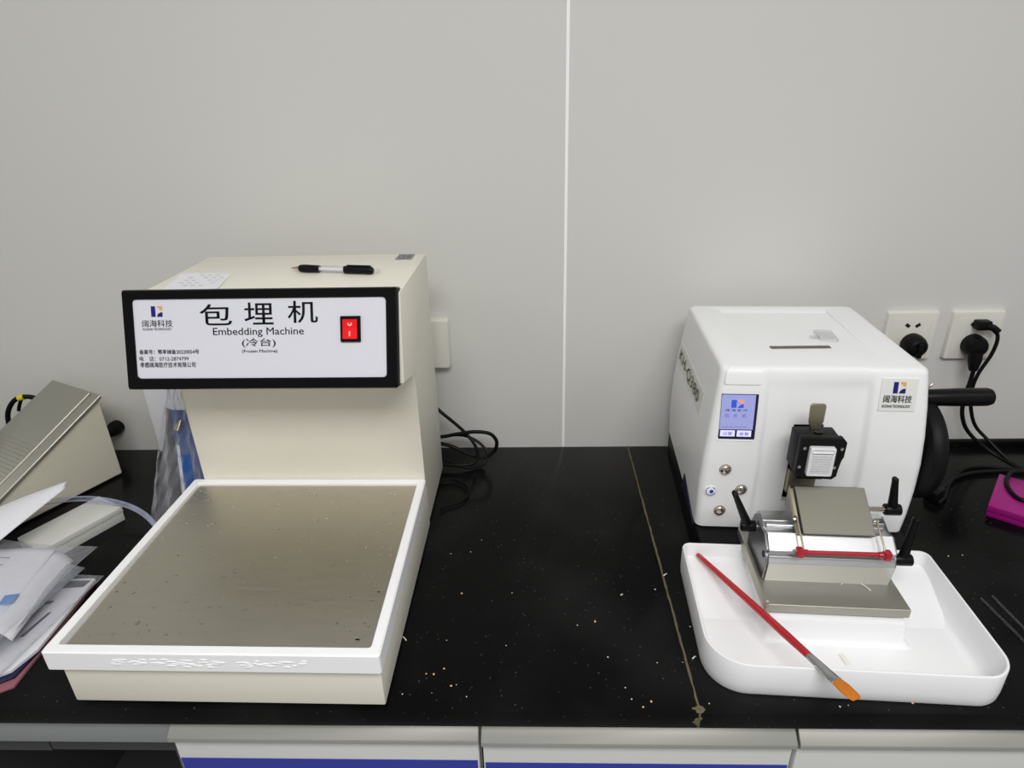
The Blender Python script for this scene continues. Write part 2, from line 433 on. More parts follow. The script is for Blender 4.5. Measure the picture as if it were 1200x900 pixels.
# stickers on the top
s = obj('silver_sticker', MB().tf(Matrix(((1, .0, 0, 0), (0, 1, 0, 0), (0, 0, 1, 0), (0, 0, 0, 1)))).box(.1310, .1560, .450, .484, .3925, .3934), M['greylab'], em)
tx = MB(); add_text(tx, 'CE', .134, .455, .144, .478, lambda u, v: (u, v, .3937)); add_text(tx, 'II', .147, .455, .152, .478, lambda u, v: (u, v, .3937)); obj('mark', tx, M['ink2'], s)

def emw(p):
    th = R(-.6); return V((-.3375+cos(th)*p[0]-sin(th)*p[1], -.575+sin(th)*p[0]+cos(th)*p[1], p[2]))

# pen on the machine
a = emw((-.0015, .388, .3990)); b_ = emw((.1475, .364, .3990)); d = (b_-a); ang = math.atan2(d.y, d.x)
pen = thing('ballpoint_pen', 'black and clear click pen lying on top of the cream machine', 'pen', (a.x, a.y, .3931), ang)
L = d.length; r = .0052; z = .0056
obj('tip', MB().lathe((0, 0, z), (1, 0, 0), [(0, .0005), (.002, .0012), (.012, .0034), (.0135, .0042)], 20), M['chrome'], pen)
obj('grip', MB().lathe((0, 0, z), (1, 0, 0), [(.0130, .0042), (.016, .0052), (.024, .0055), (.040, .0050), (.043, .0050)], 20), M['rubber'], pen)
obj('barrel', MB().lathe((0, 0, z), (1, 0, 0), [(.043, .0047), (.080, .0050)], 20), M['clearpl'], pen, 'clear barrel section')
obj('refill', MB().lathe((0, 0, z), (1, 0, 0), [(.043, .0024), (.080, .0024)], 12), M['paper'], pen)
obj('upper_barrel', MB().lathe((0, 0, z), (1, 0, 0), [(.080, .0052), (.118, .0053), (.120, .0048), (.122, .0030)], 20), M['black'], pen)
obj('clip', MB().tf(Matrix.Translation((0, 0, z))).box(.084, .119, -.0012, .0012, .0052, .0068, .0004, 1), M['black'], pen)
obj('push_button', MB().lathe((0, 0, z), (1, 0, 0), [(.1215, .0026), (.1300, .0026), (.1312, .0015)], 16), M['clearpl'], pen)

# note on the machine
nt_ = obj('paper_note', MB().grid(lambda u, v: (-.139+.071*u-.0165*v, .300+.081*v+.001*u, .3938+.0010*sin(3*u+1)*v), 10, 8, -.0003), M['paper'], None, loc=(-.3375, -.575, 0), rot=(0, 0, R(-.6)))
tag(nt_, 'small white handwritten note lying on the left of the cream machine top', 'note')
tx = MB()
for i in range(5):
    y = .368-.0125*i
    for k in range(5):
        if (i*3+k) % 4 == 0: continue
        x = -.130+.0105*k
        tx.tube([(x-.002+.0016*j, y+.0009*((j*7+k*3+i) % 3-1), .3954) for j in range(5)], .00016, 4, 0)
tag(obj('handwriting', tx, M['ink2'], nt_), None, None) if False else None
h = obj('handwriting', MB(), M['ink2'], nt_) if False else None
o = bpy.data.objects.new('handwriting', tx.mesh('handwriting')); COL.objects.link(o); o.parent = nt_; o.data.materials.append(M['ink2'])

# water droplets on the plate: beads nobody would count
random.seed(5)
wd = MB()
for i in range(260):
    u = random.random(); v = random.random()
    if random.random() < .55: u = random.choice([random.random()**2.2, 1-random.random()**2.2]); v = v**1.3
    x = -.160+.315*u; y = .016+.290*v; rr = .0006+.0014*random.random()**2
    if random.random() < .05: rr = .0017
    wd.ball((x, y, .0884), rr*(1+random.random()*1.2), rr, rr*.32, 10, 4, 0)
w = obj('water_droplets', wd, M['water'], None, loc=em.location, rot=(0, 0, R(-.6)))
tag(w, 'water droplets scattered over the steel cold plate', 'water', kind='stuff')

# ---------------------------------------------------------------- microtome
mt = thing('microtome', 'white rotary microtome with colour touch screen, black clamp and knife holder', 'lab machine', (.3675, -.3195, 0), R(-3.4))
obj('base', MB().prism([(-.030, .001), (.284, .001), (.284, .047), (-.030, .047)], 'x', -.1385, .1400, .003, 2), M['blackmt'], mt)
for x in (.148,):
    obj('side_foot', MB().box(.138, .156, -.012, .09, .001, .030, .004), M['blackmt'], mt)
def sm(a, b, x):
    t_ = max(0, min(1, (x-a)/(b-a))); return t_*t_*(3-2*t_)
SEC = [(.0490, .1380, .0030, .281), (.0510, .1400, .0005, .283), (.0800, .1412, -.002, .2845), (.1200, .1418, -.0035, .285), (.1600, .1405, -.0040, .284),
       (.2000, .1372, -.002, .281), (.2400, .1330, .0025, .277), (.2650, .1300, .0065, .274), (.2780, .1284, .0090, .272), (.2850, .1275, .0110, .271),
       (.2878, .1262, .0125, .2695), (.2895, .1235, .0155, .267), (.2900, .1205, .0190, .264)]
def lerpsec(z):
    for i in range(len(SEC)-1):
        if SEC[i][0] <= z <= SEC[i+1][0]:
            f = (z-SEC[i][0])/(SEC[i+1][0]-SEC[i][0]); return [SEC[i][k]+(SEC[i+1][k]-SEC[i][k])*f for k in range(4)]
    return list(SEC[-1])
def relief(x, z):
    """how deep the middle field of the front lies behind the side fields"""
    k = sm(.0515, .0530+.0005, x)*0
    c = .0545+.006*(.29-z)/.2
    left = sm(-.0700, -.0670, x); right = 1-sm(c, c+.0075, x)
    top = 1-sm(.262, .280, z)
    return left*right*(.0022+.0030*sm(-.05, .05, x))*(top+.35*(1-top))
def shell_loop(z):
    _, hw, yf, yb = lerpsec(z)
    r = .011; P = []
    nx = 90
    xs = [-(hw-r)+2*(hw-r)*i/nx for i in range(nx+1)]
    for x in xs: P.append((x, yf+relief(x, z), z))
    for k in range(1, 8):
        a = -pi/2+k/8*pi/2; P.append((hw-r+r*cos(a), yf+r+r*sin(a), z))
    P.append((hw, yf+r, z)); P.append((hw, yb-r, z))
    for k in range(1, 7):
        a = k/7*pi/2; P.append((hw-r+r*cos(a), yb-r+r*sin(a), z))
    P.append((hw-r, yb, z)); P.append((-hw+r, yb, z))
    for k in range(1, 7):
        a = pi/2+k/7*pi/2; P.append((-hw+r+r*cos(a), yb-r+r*sin(a), z))
    P.append((-hw, yb-r, z)); P.append((-hw, yf+r, z))
    for k in range(1, 8):
        a = pi+k/8*pi/2; P.append((-hw+r+r*cos(a), yf+r+r*sin(a), z))
    return P
zs = sorted(set([s_[0] for s_ in SEC]+[.05+.01*i for i in range(1, 23)]+[.283, .287, .2895]))
sh = MB().loft([shell_loop(z) for z in zs])
shell = obj('shell', sh, M['whitepl'], mt, ang=50)
# recesses cut out of the shell: clamp slot in front, shallow tray in the top
def cut(target, mb):
    c_ = bpy.data.objects.new('cutter', mb.mesh('cutter')); COL.objects.link(c_)
    md = target.modifiers.new('cut', 'BOOLEAN'); md.operation = 'DIFFERENCE'; md.object = c_; md.solver = 'EXACT'
    par = target.parent; target.parent = None
    dg = bpy.context.evaluated_depsgraph_get(); dg.update()
    me = bpy.data.meshes.new_from_object(target.evaluated_get(dg))
    target.modifiers.clear(); target.data = me; target.parent = par
    bpy.data.objects.remove(c_)
SX0, SX1, SZ0, SZ1 = -.0300, .0080, .0960, .2150
cut(shell, MB().box(SX0, SX1, -.03, .07, SZ0, SZ1))
cut(shell, MB().tf(Matrix.Identity(4)).prism([(.045, .2905), (.240, .2868), (.250, .2905), (.250, .296), (.045, .296)], 'x', -.0830, .0800, .0012, 2))
for p in shell.data.polygons: p.use_smooth = True
shell.data.set_sharp_from_angle(angle=R(40))
# liner inside slot (open to the front)
ln = MB(); e = .0004
a_ = (SX0+e, SX1-e, .012, .069, SZ0+e, SZ1-e)
x0, x1, y0, y1, z0, z1 = a_
q = {k: ln.v(p) for k, p in dict(a=(x0, y0, z0), b=(x1, y0, z0), c=(x1, y0, z1), d=(x0, y0, z1), e=(x0, y1, z0), f=(x1, y1, z0), g=(x1, y1, z1), h=(x0, y1, z1)).items()}
for f in ('aefb', 'bfgc', 'cghd', 'dhea', 'efgh'): ln.face([q[i] for i in f])
obj('slot_liner', ln, M['liner'], mt)
# top lid flap at the front left
FLX0, FLX1 = -.1270, -.0765
def yfs(z): return lerpsec(z)[2]
lp = MB()
rowz = [.2690, .2697, .273, .279, .283, .2866, .2892, .2905]
loops = []
for z in rowz:
    _, hw, yf, yb = lerpsec(min(z, .29))
    inset = .004 if z < .2693 else (.0012 if z < .2700 else 0)
    xl = max(FLX0, -hw+.006)+inset; xr = FLX1-inset
    loops.append([(xl, yf-.0016, z), (xr, yf-.0016, z), (xr, yf+.006, z-.001), (xl, yf+.006, z-.001)])
lp.loft(loops)
obj('front_flap', lp, M['whitepl'], mt)

# front surface placement
def fr_(x, z, d=.0006):
    f = lerpsec(z)[2]+relief(x, z); return (x, f-d, z)
def patch(mb, x0, x1, z0, z1, d, thick=.0012, nx=8, nz=8, r=0):
    """thin plate following the front of the shell"""
    zz = [z0, z0+(z1-z0)*.02]+[z0+(z1-z0)*k/10 for k in range(1, 10)]+[z1-(z1-z0)*.02, z1]
    xx = [x0+(x1-x0)*k/10 for k in range(11)]
    loops = []
    for z in zz:
        loops.append([fr_(x, z, d) for x in xx]+[fr_(x, z, d-thick) for x in reversed(xx)])
    return mb.loft(loops)
scr = obj('touch_screen', patch(MB(), -.1250, -.0790, .1945, .2560, .0013, .003), M['scrdark'], mt)
obj('screen_frame', patch(MB(), -.1262, -.0800, .1915, .1948, .0010, .003), M['seam'], mt, 'bright strip under the screen')
obj('display', patch(MB(), -.1248, -.0825, .2085, .2555, .0017, .0006), M['screen'], scr)
bt = patch(MB(), -.1232, -.1046, .1985, .2070, .0017, .0006); patch(bt, -.1020, -.0838, .1985, .2070, .0017, .0006)
obj('screen_button', bt, M['scrbtn'], scr)
fp = lambda u, v: fr_(u, v, .0021)
bar, sq, wed = logo(-.1125, .2385, -.0965, .2490)
lg = MB(); add_poly(lg, [(-.1125, .2385), (-.1060, .2385), (-.1060, .2490), (-.1125, .2490)], fp); add_poly(lg, [(-.1045, .2385), (-.0970, .2385), (-.0970, .2435), (-.1000, .2430), (-.1030, .2405)], fp)
obj('logo_mark', lg, M['scrblue'], scr)
lg = MB(); add_poly(lg, [(-.1045, .2490), (-.0965, .2490), (-.0965, .2445), (-.1020, .2450)], fp); obj('logo_corner', lg, M['scror'], scr)
tx = MB(); add_text(tx, '阔 海 医 疗', -.1190, .2335, -.0915, .2368, fp, .012)
add_text(tx, '切　片　机', -.1195, .2250, -.0925, .2300, fp, -.006)
add_text(tx, '设置', -.1200, .2005, -.1080, .2050, fp, -.004); add_text(tx, '查看', -.0990, .2005, -.0870, .2050, fp, -.004)
add_text(tx, 'KUOHAI MEDICAL TECHNOLOGY', -.1220, .2112, -.0900, .2128, fp, 0)
obj('screen_text', tx, M['scrtxt'], scr)
# logo sticker
st = obj('logo_sticker', patch(MB(), .0690, .1130, .2370, .2790, .0010, .002), M['label'], mt)
fq = lambda u, v: fr_(u, v, .0014)
bar, sq, wed = logo(.0835, .2605, .0985, .2750)
lg = MB(); add_poly(lg, bar, fq); add_poly(lg, wed, fq); obj('logo_mark', lg, M['navy'], st)
lg = MB(); add_poly(lg, sq, fq); obj('logo_corner', lg, M['gold'], st)
tx = MB(); add_text(tx, '阔海科技', .0735, .2485, .1075, .2580, fq, .02); add_text(tx, 'KUOHAI TECHNOLOGY', .0730, .2420, .1070, .2455, fq, .03)
obj('lettering', tx, M['ink2'], st)
# dome buttons
def dome(x, z, r, m, name='push_button', parent=mt):
    y = fr_(x, z, 0)[1]
    o_ = obj(name, MB().lathe((x, y+.002, z), (0, -1, 0), [(0, r*1.12), (.0028, r*1.12), (.0032, r*1.02), (.0036, r)]+[(.0036+r*.55*sin(a*pi/16), r*cos(a*pi/16)) for a in range(1, 8)], 28), m, parent)
    return o_
dome(-.1105, .1480, .0072, M['chrome']); dome(-.0860, .1165, .0072, M['chrome']); dome(-.1105, .0805, .0072, M['chrome'])
pb = dome(-.1262, .1130, .0004, M['whitepl'], 'power_button')
yb_ = fr_(-.1262, .113, 0)[1]
ring = MB().lathe((-.1262, yb_+.001, .113), (0, -1, 0), [(0, .0078), (.0026, .0078), (.0026, .0070), (.0022, .0070)], 32)
pb.data = MB().lathe((-.1262, yb_+.001, .113), (0, -1, 0), [(0, .0085), (.0020, .0085), (.0024, .0078)], 32).mesh('power_button'); pb.data.materials.append(M['whitepl'])
ic = MB()
for k in range(14):
    a0 = R(110)+R(320)*k/14; a1 = R(110)+R(320)*(k+1)/14
    if k in (10, 11): continue
    f_ = lambda a, r: (-.1262+r*cos(a), yb_-.0016, .113+r*sin(a))
    ic.face([ic.v(f_(a0, .0060)), ic.v(f_(a1, .0060)), ic.v(f_(a1, .0070)), ic.v(f_(a0, .0070))])
ic.lathe((-.1252, yb_-.0012, .1125), (0, -1, 0), [(0, .0027), (.0006, .0027)], 18)
obj('power_icon', ic, M['ledblue'], pb)
# side lettering
def side(u, v):   # u runs from the back to the front of the left side
    hw = lerpsec(v)[1]; return (-hw-.0007, .262-u, v)
sd = MB()
sd.loft([[(p[0]+dx, p[1], p[2]) for p in (side(.0, .1930), side(.200, .1930), side(.200, .2290), side(.0, .2290))] for dx in (.0010, .0002)])
sl = obj('model_label', sd, mat('clear_label', (226, 225, 216), .35), mt)
tx = MB(); add_text(tx, 'KH-Q380', .012, .2000, .179, .2210, lambda u, v: (side(u, v)[0]-.0012, side(u, v)[1], v), .004, 1.1)
obj('lettering', tx, M['text'], sl)
# triangular vent wedge: dark side skirt
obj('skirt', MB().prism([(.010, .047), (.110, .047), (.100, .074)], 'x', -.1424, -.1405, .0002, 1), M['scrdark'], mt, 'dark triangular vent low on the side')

# --- specimen clamp
cl = obj('specimen_clamp', MB().prism([(-.0460, .2340), (-.0460, .1760), (-.0385, .1690), (-.0400, .1660)][:0] or
     [(-.0440, .2325), (-.0440, .1830), (-.0400, .1775), (.0000, .1755), (.0050, .1805), (.0055, .2030), (.0090, .2060), (.0095, .2270), (.0050, .2325)], 'y', -.0660, -.0560, .0012, 2), M['blackmt'], mt)
obj('clamp_block', MB().box(-.0440, .0050, -.0570, -.0280, .1800, .2290, .002), M['blackmt'], cl)
obj('clamp_stem', MB().box(-.0280, .0060, -.0300, .0600, .1520, .2130, .002), M['blackmt'], cl)
obj('slide_rail', MB().box(-.0292, .0065, -.0090, .0640, .1170, .1515, .001), M['brass'], cl, 'olive brass-toned slide under the clamp')
obj('clamp_lever', MB().tf(Matrix.Translation((-.0180, -.0340, .2260)) @ Matrix.Rotation(R(-4), 4, 'X')).prism(
    [(-.0045, 0), (-.0090, .012), (-.0095, .033), (-.0075, .036), (.0075, .036), (.0095, .033), (.0090, .012), (.0045, 0)], 'y', -.0012, .0022, .0008, 1), M['brass'], cl)
obj('screw', MB().cyl((-.0180, -.0460, .2275), (-.0180, -.0460, .2315), .0050, None, 20, .0006), M['black'], cl)
for x, z in ((-.0385, .2190), (.0045, .2190), (-.0410, .1930), (.0000, .1930)):
    obj('screw', MB().lathe((x, -.0658, z), (0, -1, 0), [(0, .0020), (.0008, .0020), (.0012, .0010)], 14), M['chrome'], cl)
obj('screw', MB().cyl((-.0130, -.046, .1705), (-.0080, -.050, .1770), .0020, None, 12), M['chrome'], cl)
# cassette with its wax block held in the clamp
def crr(g, y, z0=.1835, z1=.2225): return [(x, y, z) for x, z in rrect(.0148-g, (z1-z0)/2-g, .002, 3, -.0187, (z0+z1)/2)]
cs = thing('tissue_cassette', 'white plastic tissue cassette held in the black specimen clamp', 'cassette', (.3675, -.3195, 0), R(-3.4))
obj('frame', MB().loft([crr(0, -.0660), crr(0, -.0715), crr(.0008, -.0722), crr(.0030, -.0722), crr(.0034, -.0712), crr(.0034, -.0660)]), M['cassette'], cs)
grd = MB()
for i in range(9):
    x = -.0300+.0028*i; grd.box(x-.0006, x+.0006, -.0722, -.0714, .1880, .2120)
for i in range(8):
    z = .1885+.0033*i; grd.box(-.0305, -.0069, -.0722, -.0714, z-.0005, z+.0005)
obj('grid', grd, M['cassette'], cs)
obj('wax_face', MB().box(-.0312, -.0062, -.0713, -.0668, .1862, .2135, .0008), mat('wax_block', (205, 205, 208), .4), cs)
obj('writing_edge', MB().prism([(-.0722, .2150), (-.0722, .2165), (-.0668, .2225), (-.0660, .2160)], 'x', -.0325, -.0050, .0003, 1), M['cassette'], cs)

# --- hand wheel
hwm = obj('hand_wheel', MB().lathe((.1430, .058, .157), (1, 0, 0), [(0, .060), (.003, .069), (.008, .0725), (.017, .0725), (.022, .069), (.026, .061), (.029, .045), (.031, .020), (.0315, .001)], 56), M['blackmt'], mt)
hd = obj('crank_handle', MB().lathe((.1480, .055, .2312), (1, 0, .03), [(0, .0100), (.004, .0110), (.045, .0122), (.082, .0122), (.0870, .0105), (.0900, .0062), (.0905, .001)], 28), M['black'], hwm)
obj('lock_pin', MB().cyl((.148, .055, .240), (.158, .055, .2520), .0018, None, 12, .0005), M['chrome'], hwm)
obj('drive_boss', MB().cyl((.130, .058, .157), (.1450, .058, .157), .030, None, 28), M['black'], hwm)

# --- knife holder
kh = obj('knife_base', MB().box(-.0800, .0830, -.1500, -.0100, .0400, .0520, .0004, 1), M['steel2'], mt, 'flat steel base of the knife holder')
obj('side_rail', MB().box(-.0838, -.0802, -.1510, -.0080, .0400, .0575, .0006, 1), M['steel2'], kh)
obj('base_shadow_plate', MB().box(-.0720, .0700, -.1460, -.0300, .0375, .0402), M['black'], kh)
bp_ = [(-.1085, .0520), (-.1130, .0830), (-.1095, .0880), (-.1095, .0905), (-.1050, .0915), (-.1050, .0945), (-.1090, .0955), (-.1085, .0985), (-.0910, .1130), (-.0895, .1095), (-.0820, .1075),
       (-.0700, .1075), (-.0680, .1140), (-.0600, .1165), (-.0500, .1165), (-.0440, .1100), (-.0350, .1000), (-.0300, .0840), (-.0310, .0520)]
kb = obj('knife_block', MB().prism(bp_, 'x', -.0740, .0740, .0003, 1), M['alu'], mt, ang=12)
ck = [(-.1050, .0520), (-.1100, .0830), (-.1060, .0900), (-.1030, .0915), (-.1055, .0975), (-.0900, .1110), (-.0740, .1080), (-.0560, .1160), (-.0440, .1060), (-.0330, .0840), (-.0340, .0520)]
obj('end_cheek', MB().prism(ck, 'x', -.0770, -.0738, .0006, 1), M['alusd'], kb)
obj('end_cheek', MB().prism(ck, 'x', .0738, .0770, .0006, 1), M['alusd'], kb)
obj('socket_hole', MB().cyl((-.0775, -.0985, .0855), (-.0765, -.0985, .0855), .0046, None, 20), M['liner'], kb)
obj('clamp_shaft', MB().cyl((-.0790, -.0610, .0985), (-.0700, -.0610, .0985), .0028, None, 16), M['chrome'], kb)
obj('top_rod', MB().cyl((-.0720, -.0765, .1125), (.0680, -.0765, .1125), .0034, None, 18, .0005), M['alu'], kb)
# carrier under the pressure plate
cr = [(-.0860, .1130), (-.0420, .1430), (-.0330, .1450), (-.0300, .1150), (-.0400, .1080), (-.0700, .1080)]
kc = obj('blade_carrier', MB().prism(cr, 'x', -.0360, .0490, .0008, 1), M['alusd'], kb)
# pressure plate leaning back
pa = V((0, -.0965, .1155)); pb2 = V((0, -.0440, .1500)); pd = (pb2-pa).normalized(); pnn = V((1, 0, 0)).cross(pd)
PP = Matrix(((1, pd.x, pnn.x, pa.x), (0, pd.y, pnn.y, pa.y), (0, pd.z, pnn.z, pa.z), (0, 0, 0, 1)))
PL = (pb2-pa).length
pr_ = obj('pressure_plate', MB().tf(PP).box(-.0335, .0515, 0, PL, -.0010, .0022, .0007, 1), M['steel3'], kb)
obj('side_clamp', MB().tf(PP).box(-.0410, -.0352, .018, PL-.002, -.0050, .0010, .001, 1), M['brass'], kb)
obj('side_clamp', MB().tf(PP).box(-.0408, -.0350, .0, .015, -.0060, .0000, .001, 1), M['brass'], kb)
for x in (-.0395, .0565):
    obj('pivot_screw', MB().tf(PP).lathe((x, .020, .000), (0, 0, 1), [(0, .0034), (.0015, .0034), (.0022, .0022)], 16), M['chrome'], kb)
    xx = x+(.001 if x < 0 else -.001)
    obj('guard_arm', MB().tube([(xx, -.0830, .1290), (xx, -.0930, .1230), (xx+.001, -.1060, .1140), (xx+.0012, -.1130, .1080), (xx+.0012, -.1150, .1030)], .0013, 8, 4), M['brass'], kb)
# red guard bar
gx0, gx1, gy, gz = -.0455, .0655, -.1150, .1030
gb = obj('blade_guard', MB().cyl((gx0+.004, gy, gz), (gx1-.004, gy, gz+.0005), .0028, None, 16), M['red'], kb, 'red blade guard bar')
for x in (gx0, gx1-.010):
    obj('guard_block', MB().box(x, x+.008, gy-.0055, gy+.0045, gz-.0052, gz+.0058, .0014), M['red'], gb)
    obj('guard_block', MB().cyl((x+.002 if x < 0 else x-.006, gy, gz), (x+.014 if x < 0 else x+.006, gy, gz), .0040, None, 16, .0005), M['red'], gb)
# clamping levers
def lever(hub, ax, rod, tip, name='clamping_lever'):
    """hub centre, half length along x, rod start x, arm tip"""
    h = V(hub)
    l_ = obj(name, MB().cyl(h-V((ax, 0, 0)), h+V((ax, 0, 0)), .0074, None, 22, .0012), M['black'], kb)
    tip = V(tip); d = (tip-h); 
    u = d.normalized(); w = u.cross(V((1, 0, 0))).normalized(); s_ = u.cross(w)
    lo = []
    for t_, a, b in ((0, .0062, .0062), (.3, .0052, .0058), (.85, .0036, .0050), (.97, .0036, .0052), (1, .0022, .0036)):
        c = h+d*t_; lo.append([c+w*(b*cos(k*pi/6))+s_*(a*sin(k*pi/6)) for k in range(12)])
    obj('arm', MB().loft(lo), M['black'], l_)
    obj('shaft', MB().cyl((rod[0], h.y, h.z), (rod[1], h.y, h.z), .0034, None, 16), M['chrome'], l_)
lever((-.0880, -.0600, .0985), .0090, (-.0790, -.0760), (-.1130, -.0640, .1530))
lever((.0830, -.0600, .1305), .0095, (.0480, .0740), (.0770, -.0600, .1770))
lever((.0880, -.0990, .0845), .0105, (.0760, .0790), (.0960, -.0900, .1400))
# --- waste tray around the knife holder, with the raised deck that carries the base
def tl(g, z, r=(.046, .036, .012, .012)): return [(x, y, z) for x, y in rrect(.1610-g, .1035-g, [max(q_-g, .002) for q_ in r], 10, -.0030, -.1345)]
tr = thing('waste_tray', 'white plastic waste tray with rounded front corners below the slicing machine', 'tray', (.3675, -.3195, 0), R(-3.4))
obj('tray_body', MB().loft([tl(.007, .0), tl(.0025, .0012), tl(.0008, .005), tl(0, .016), tl(0, .0445), tl(.0006, .0458), tl(.0018, .0463), tl(.0030, .0458), tl(.0036, .0445),
      tl(.0052, .024), tl(.0080, .011), tl(.0120, .0072), tl(.018, .0060)], True, True), M['tray'], tr)
def dk(g, z): return [(x, y, z) for x, y in rrect(.0790-g, .0600-g, .006, 4, .0010, -.0985)]
for xa, xb in ((-.1575, -.0760), (.0760, .1555)):
    obj('floor_ramp', MB().prism([(-.0350, .0050), (-.0350, .0265), (-.0600, .0235), (-.0900, .0140), (-.1200, .0072), (-.1320, .0058), (-.1320, .0050)], 'x', xa, xb), M['tray'], tr, ang=60)
obj('deck', MB().loft([dk(-.008, .0058), dk(-.004, .0075), dk(-.001, .012), dk(0, .033), dk(.0015, .0368), dk(.004, .0375)], False, True), M['tray'], tr)

th = R(-3.4)
def mtw(p): return V((.3675+cos(th)*p[0]-sin(th)*p[1], -.3195+sin(th)*p[0]+cos(th)*p[1], p[2]))

# wax slivers on the steel base and in the tray
def sliver(p, l, w_, a, label, name='wax_sliver'):
    q_ = mtw(p)
    o_ = obj(name, MB().grid(lambda u, v: ((u-.5)*l, (v-.5)*w_, .0008*sin(u*pi)), 6, 1, .0004), M['wax'], None, loc=q_, rot=(0, 0, a))
    tag(o_, label, 'wax shaving', 'wax shavings by the knife holder')
sliver((.0450, -.1130, .0526), .016, .0014, R(-62), 'thin white wax sliver on the steel knife holder base')
sliver((.0200, -.1090, .0526), .007, .0010, R(35), 'shorter wax curl on the steel base behind the long sliver')
sliver((.0030, -.1850, .0064), .017, .006, R(-80), 'translucent wax shaving on the tray floor before the knife holder')
sliver((.0860, -.2150, .0082), .012, .004, R(8), 'flat wax flake at the front inner wall of the tray')

# blade and clear cap on the microtome roof
bl = obj('steel_strip', MB().box(-.040, .040, -.0040, .0040, 0, .0011, .0002, 1), mat('blade_steel', (120, 116, 110), .25, metal=1, var=.3, vscale=40), None, loc=mtw((-.0088, .0840, .2899)), rot=(0, 0, R(-3.4+3)))
tag(bl, 'narrow steel blade lying on the white machine roof', 'blade')
cp = obj('plastic_clip', MB().box(-.012, .012, -.020, .020, 0, .004, .0012).box(-.022, -.010, -.010, .0, 0, .003, .001), M['clearpl'], None, loc=mtw((.0400, .1280, .2891)), rot=(0, 0, R(-8)))
tag(cp, 'small clear plastic piece behind the blade on the roof', 'plastic piece')

# brush: ferrule on the tray front rim, handle end down on the tray floor
def brush():
    A = V((.2235, -.3480, .0312)); Bp = V((.3055, -.5582, .0515))
    d = (Bp-A).normalized()
    Lh = (Bp-A).length
    root = thing('paintbrush', 'red handled flat paintbrush with orange bristles resting across the tray rim', 'brush', A)
    root.location = (A.x, A.y, 0)
    z0 = V((0, 0, A.z))
    def P(t_): return z0+d*t_
    TL = BR_L
    obj('handle', MB().lathe(P(0), d, [(0, .0012), (.0012, .0026), (.004, .0033), (.03, .0036), (.12, .0046), (.17, .0049), (TL-.062, .0042)], 20), M['redpaint'], root)
    u = V((d.y, -d.x, 0)).normalized(); w = d.cross(u).normalized()
    def ell(t_, a, b): c = P(t_); return [c+u*(a*cos(k*pi/10))+w*(b*sin(k*pi/10)) for k in range(20)]
    obj('ferrule', MB().loft([ell(TL-.066, .0042, .0042), ell(TL-.052, .0046, .0042), ell(TL-.034, .0060, .0030), ell(TL-.026, .0066, .0024), ell(TL-.0255, .0064, .0022)]), M['ferrule'], root)
    obj('bristles', MB().loft([ell(TL-.027, .0062, .0021), ell(TL-.016, .0076, .0024), ell(TL-.004, .0070, .0017), ell(TL, .0052, .0006)]), M['bristle'], root)
BR_L = .270
brush()

# ---------------------------------------------------------------- wall sockets, plugs, cords
def plate_(x0, z1, label, w_=.086, slots=True):
    t = thing('wall_socket', label, 'wall socket', (x0+w_/2, 0, z1-.086), 0)
    def q_(g, y): return [(x, y, z) for x, z in rrect(w_/2-g, .043-g, .003, 3, 0, .043)]
    obj('cover_plate', MB().loft([q_(0, 0), q_(0, -.006), q_(.0012, -.0086), q_(.004, -.0092)]), M['socket'], t)
    if slots:
        obj('inner_frame', MB().loft([q_(.0105, -.0088), q_(.0105, -.0094), q_(.0115, -.0096)]), M['socket'], t)
        for x, a in ((-.008, 35), (.009, -35)):
            obj('slot', MB().tf(Matrix.Translation((x, -.0100, .063)) @ Matrix.Rotation(R(a), 4, 'Y')).box(-.0042, .0042, -.0006, .001, -.0028, .0028, .0010, 2), M['liner'], t)
    return t
plate_(.6024, .2605, 'square ivory wall socket half behind the white machine, two upper holes free', slots=True)
plate_(.7110, .2605, 'square ivory wall socket with two black plugs in it', slots=True)
pz = thing('wall_socket', 'plain white plate on the wall close behind the cream machine', 'wall socket', (-.1880, 0, .1720))
obj('cover_plate', MB().loft([[(x, y, z) for x, z in rrect(.043-g, .0445-g, .004, 3, 0, .0445)] for g, y in ((0, 0), (0, -.017), (.0014, -.0195), (.004, -.020))]), M['socket'], pz)

# round plug in the left socket
p1 = thing('power_plug', 'round black plug in the ivory socket nearest the white machine', 'plug', (.650, -.0100, .2050))
obj('plug_body', MB().lathe((0, 0, 0), (0, -1, 0), [(0, .0190), (.006, .0195), (.016, .0185), (.024, .0155), (.027, .0120), (.0275, .001)], 32), M['rubber'], p1)
obj('grip_rib', MB().box(-.004, .004, -.032, -.022, -.016, .010, .002), M['rubber'], p1)
p2 = thing('power_plug', 'black round plug with downward cord in the lower position of the right socket', 'plug', (.7520, -.0100, .2030))
obj('plug_body', MB().lathe((0, 0, 0), (0, -1, 0), [(0, .0185), (.006, .0190), (.016, .0180), (.022, .0150), (.025, .001)], 32), M['rubber'], p2)
obj('strain_relief', MB().lathe((0, -.017, -.008), (0, -.15, -1), [(0, .0110), (.018, .0100), (.030, .0072), (.033, .0060), (.034, .0038)], 20), M['rubber'], p2)
obj('cord', MB().tube([(0.001, -.022, -.040), (.001, -.022, -.060), (-.002, -.024, -.095), (.004, -.026, -.130), (.026, -.026, -.163), (.060, -.045, -.190), (.090, -.090, -.1985), (.130, -.110, -.1985), (.24, -.10, -.1985), (.60, -.06, -.1985), (1.6, -.05, -.1985)], .0034, 10), M['rubber'], p2)
p3 = thing('power_plug', 'small flat two pin plug in the upper position of the right socket', 'plug', (.7560, -.0100, .2400))
obj('plug_body', MB().box(-.0120, .0110, -.016, 0, -.0080, .0080, .0025), M['rubber'], p3)
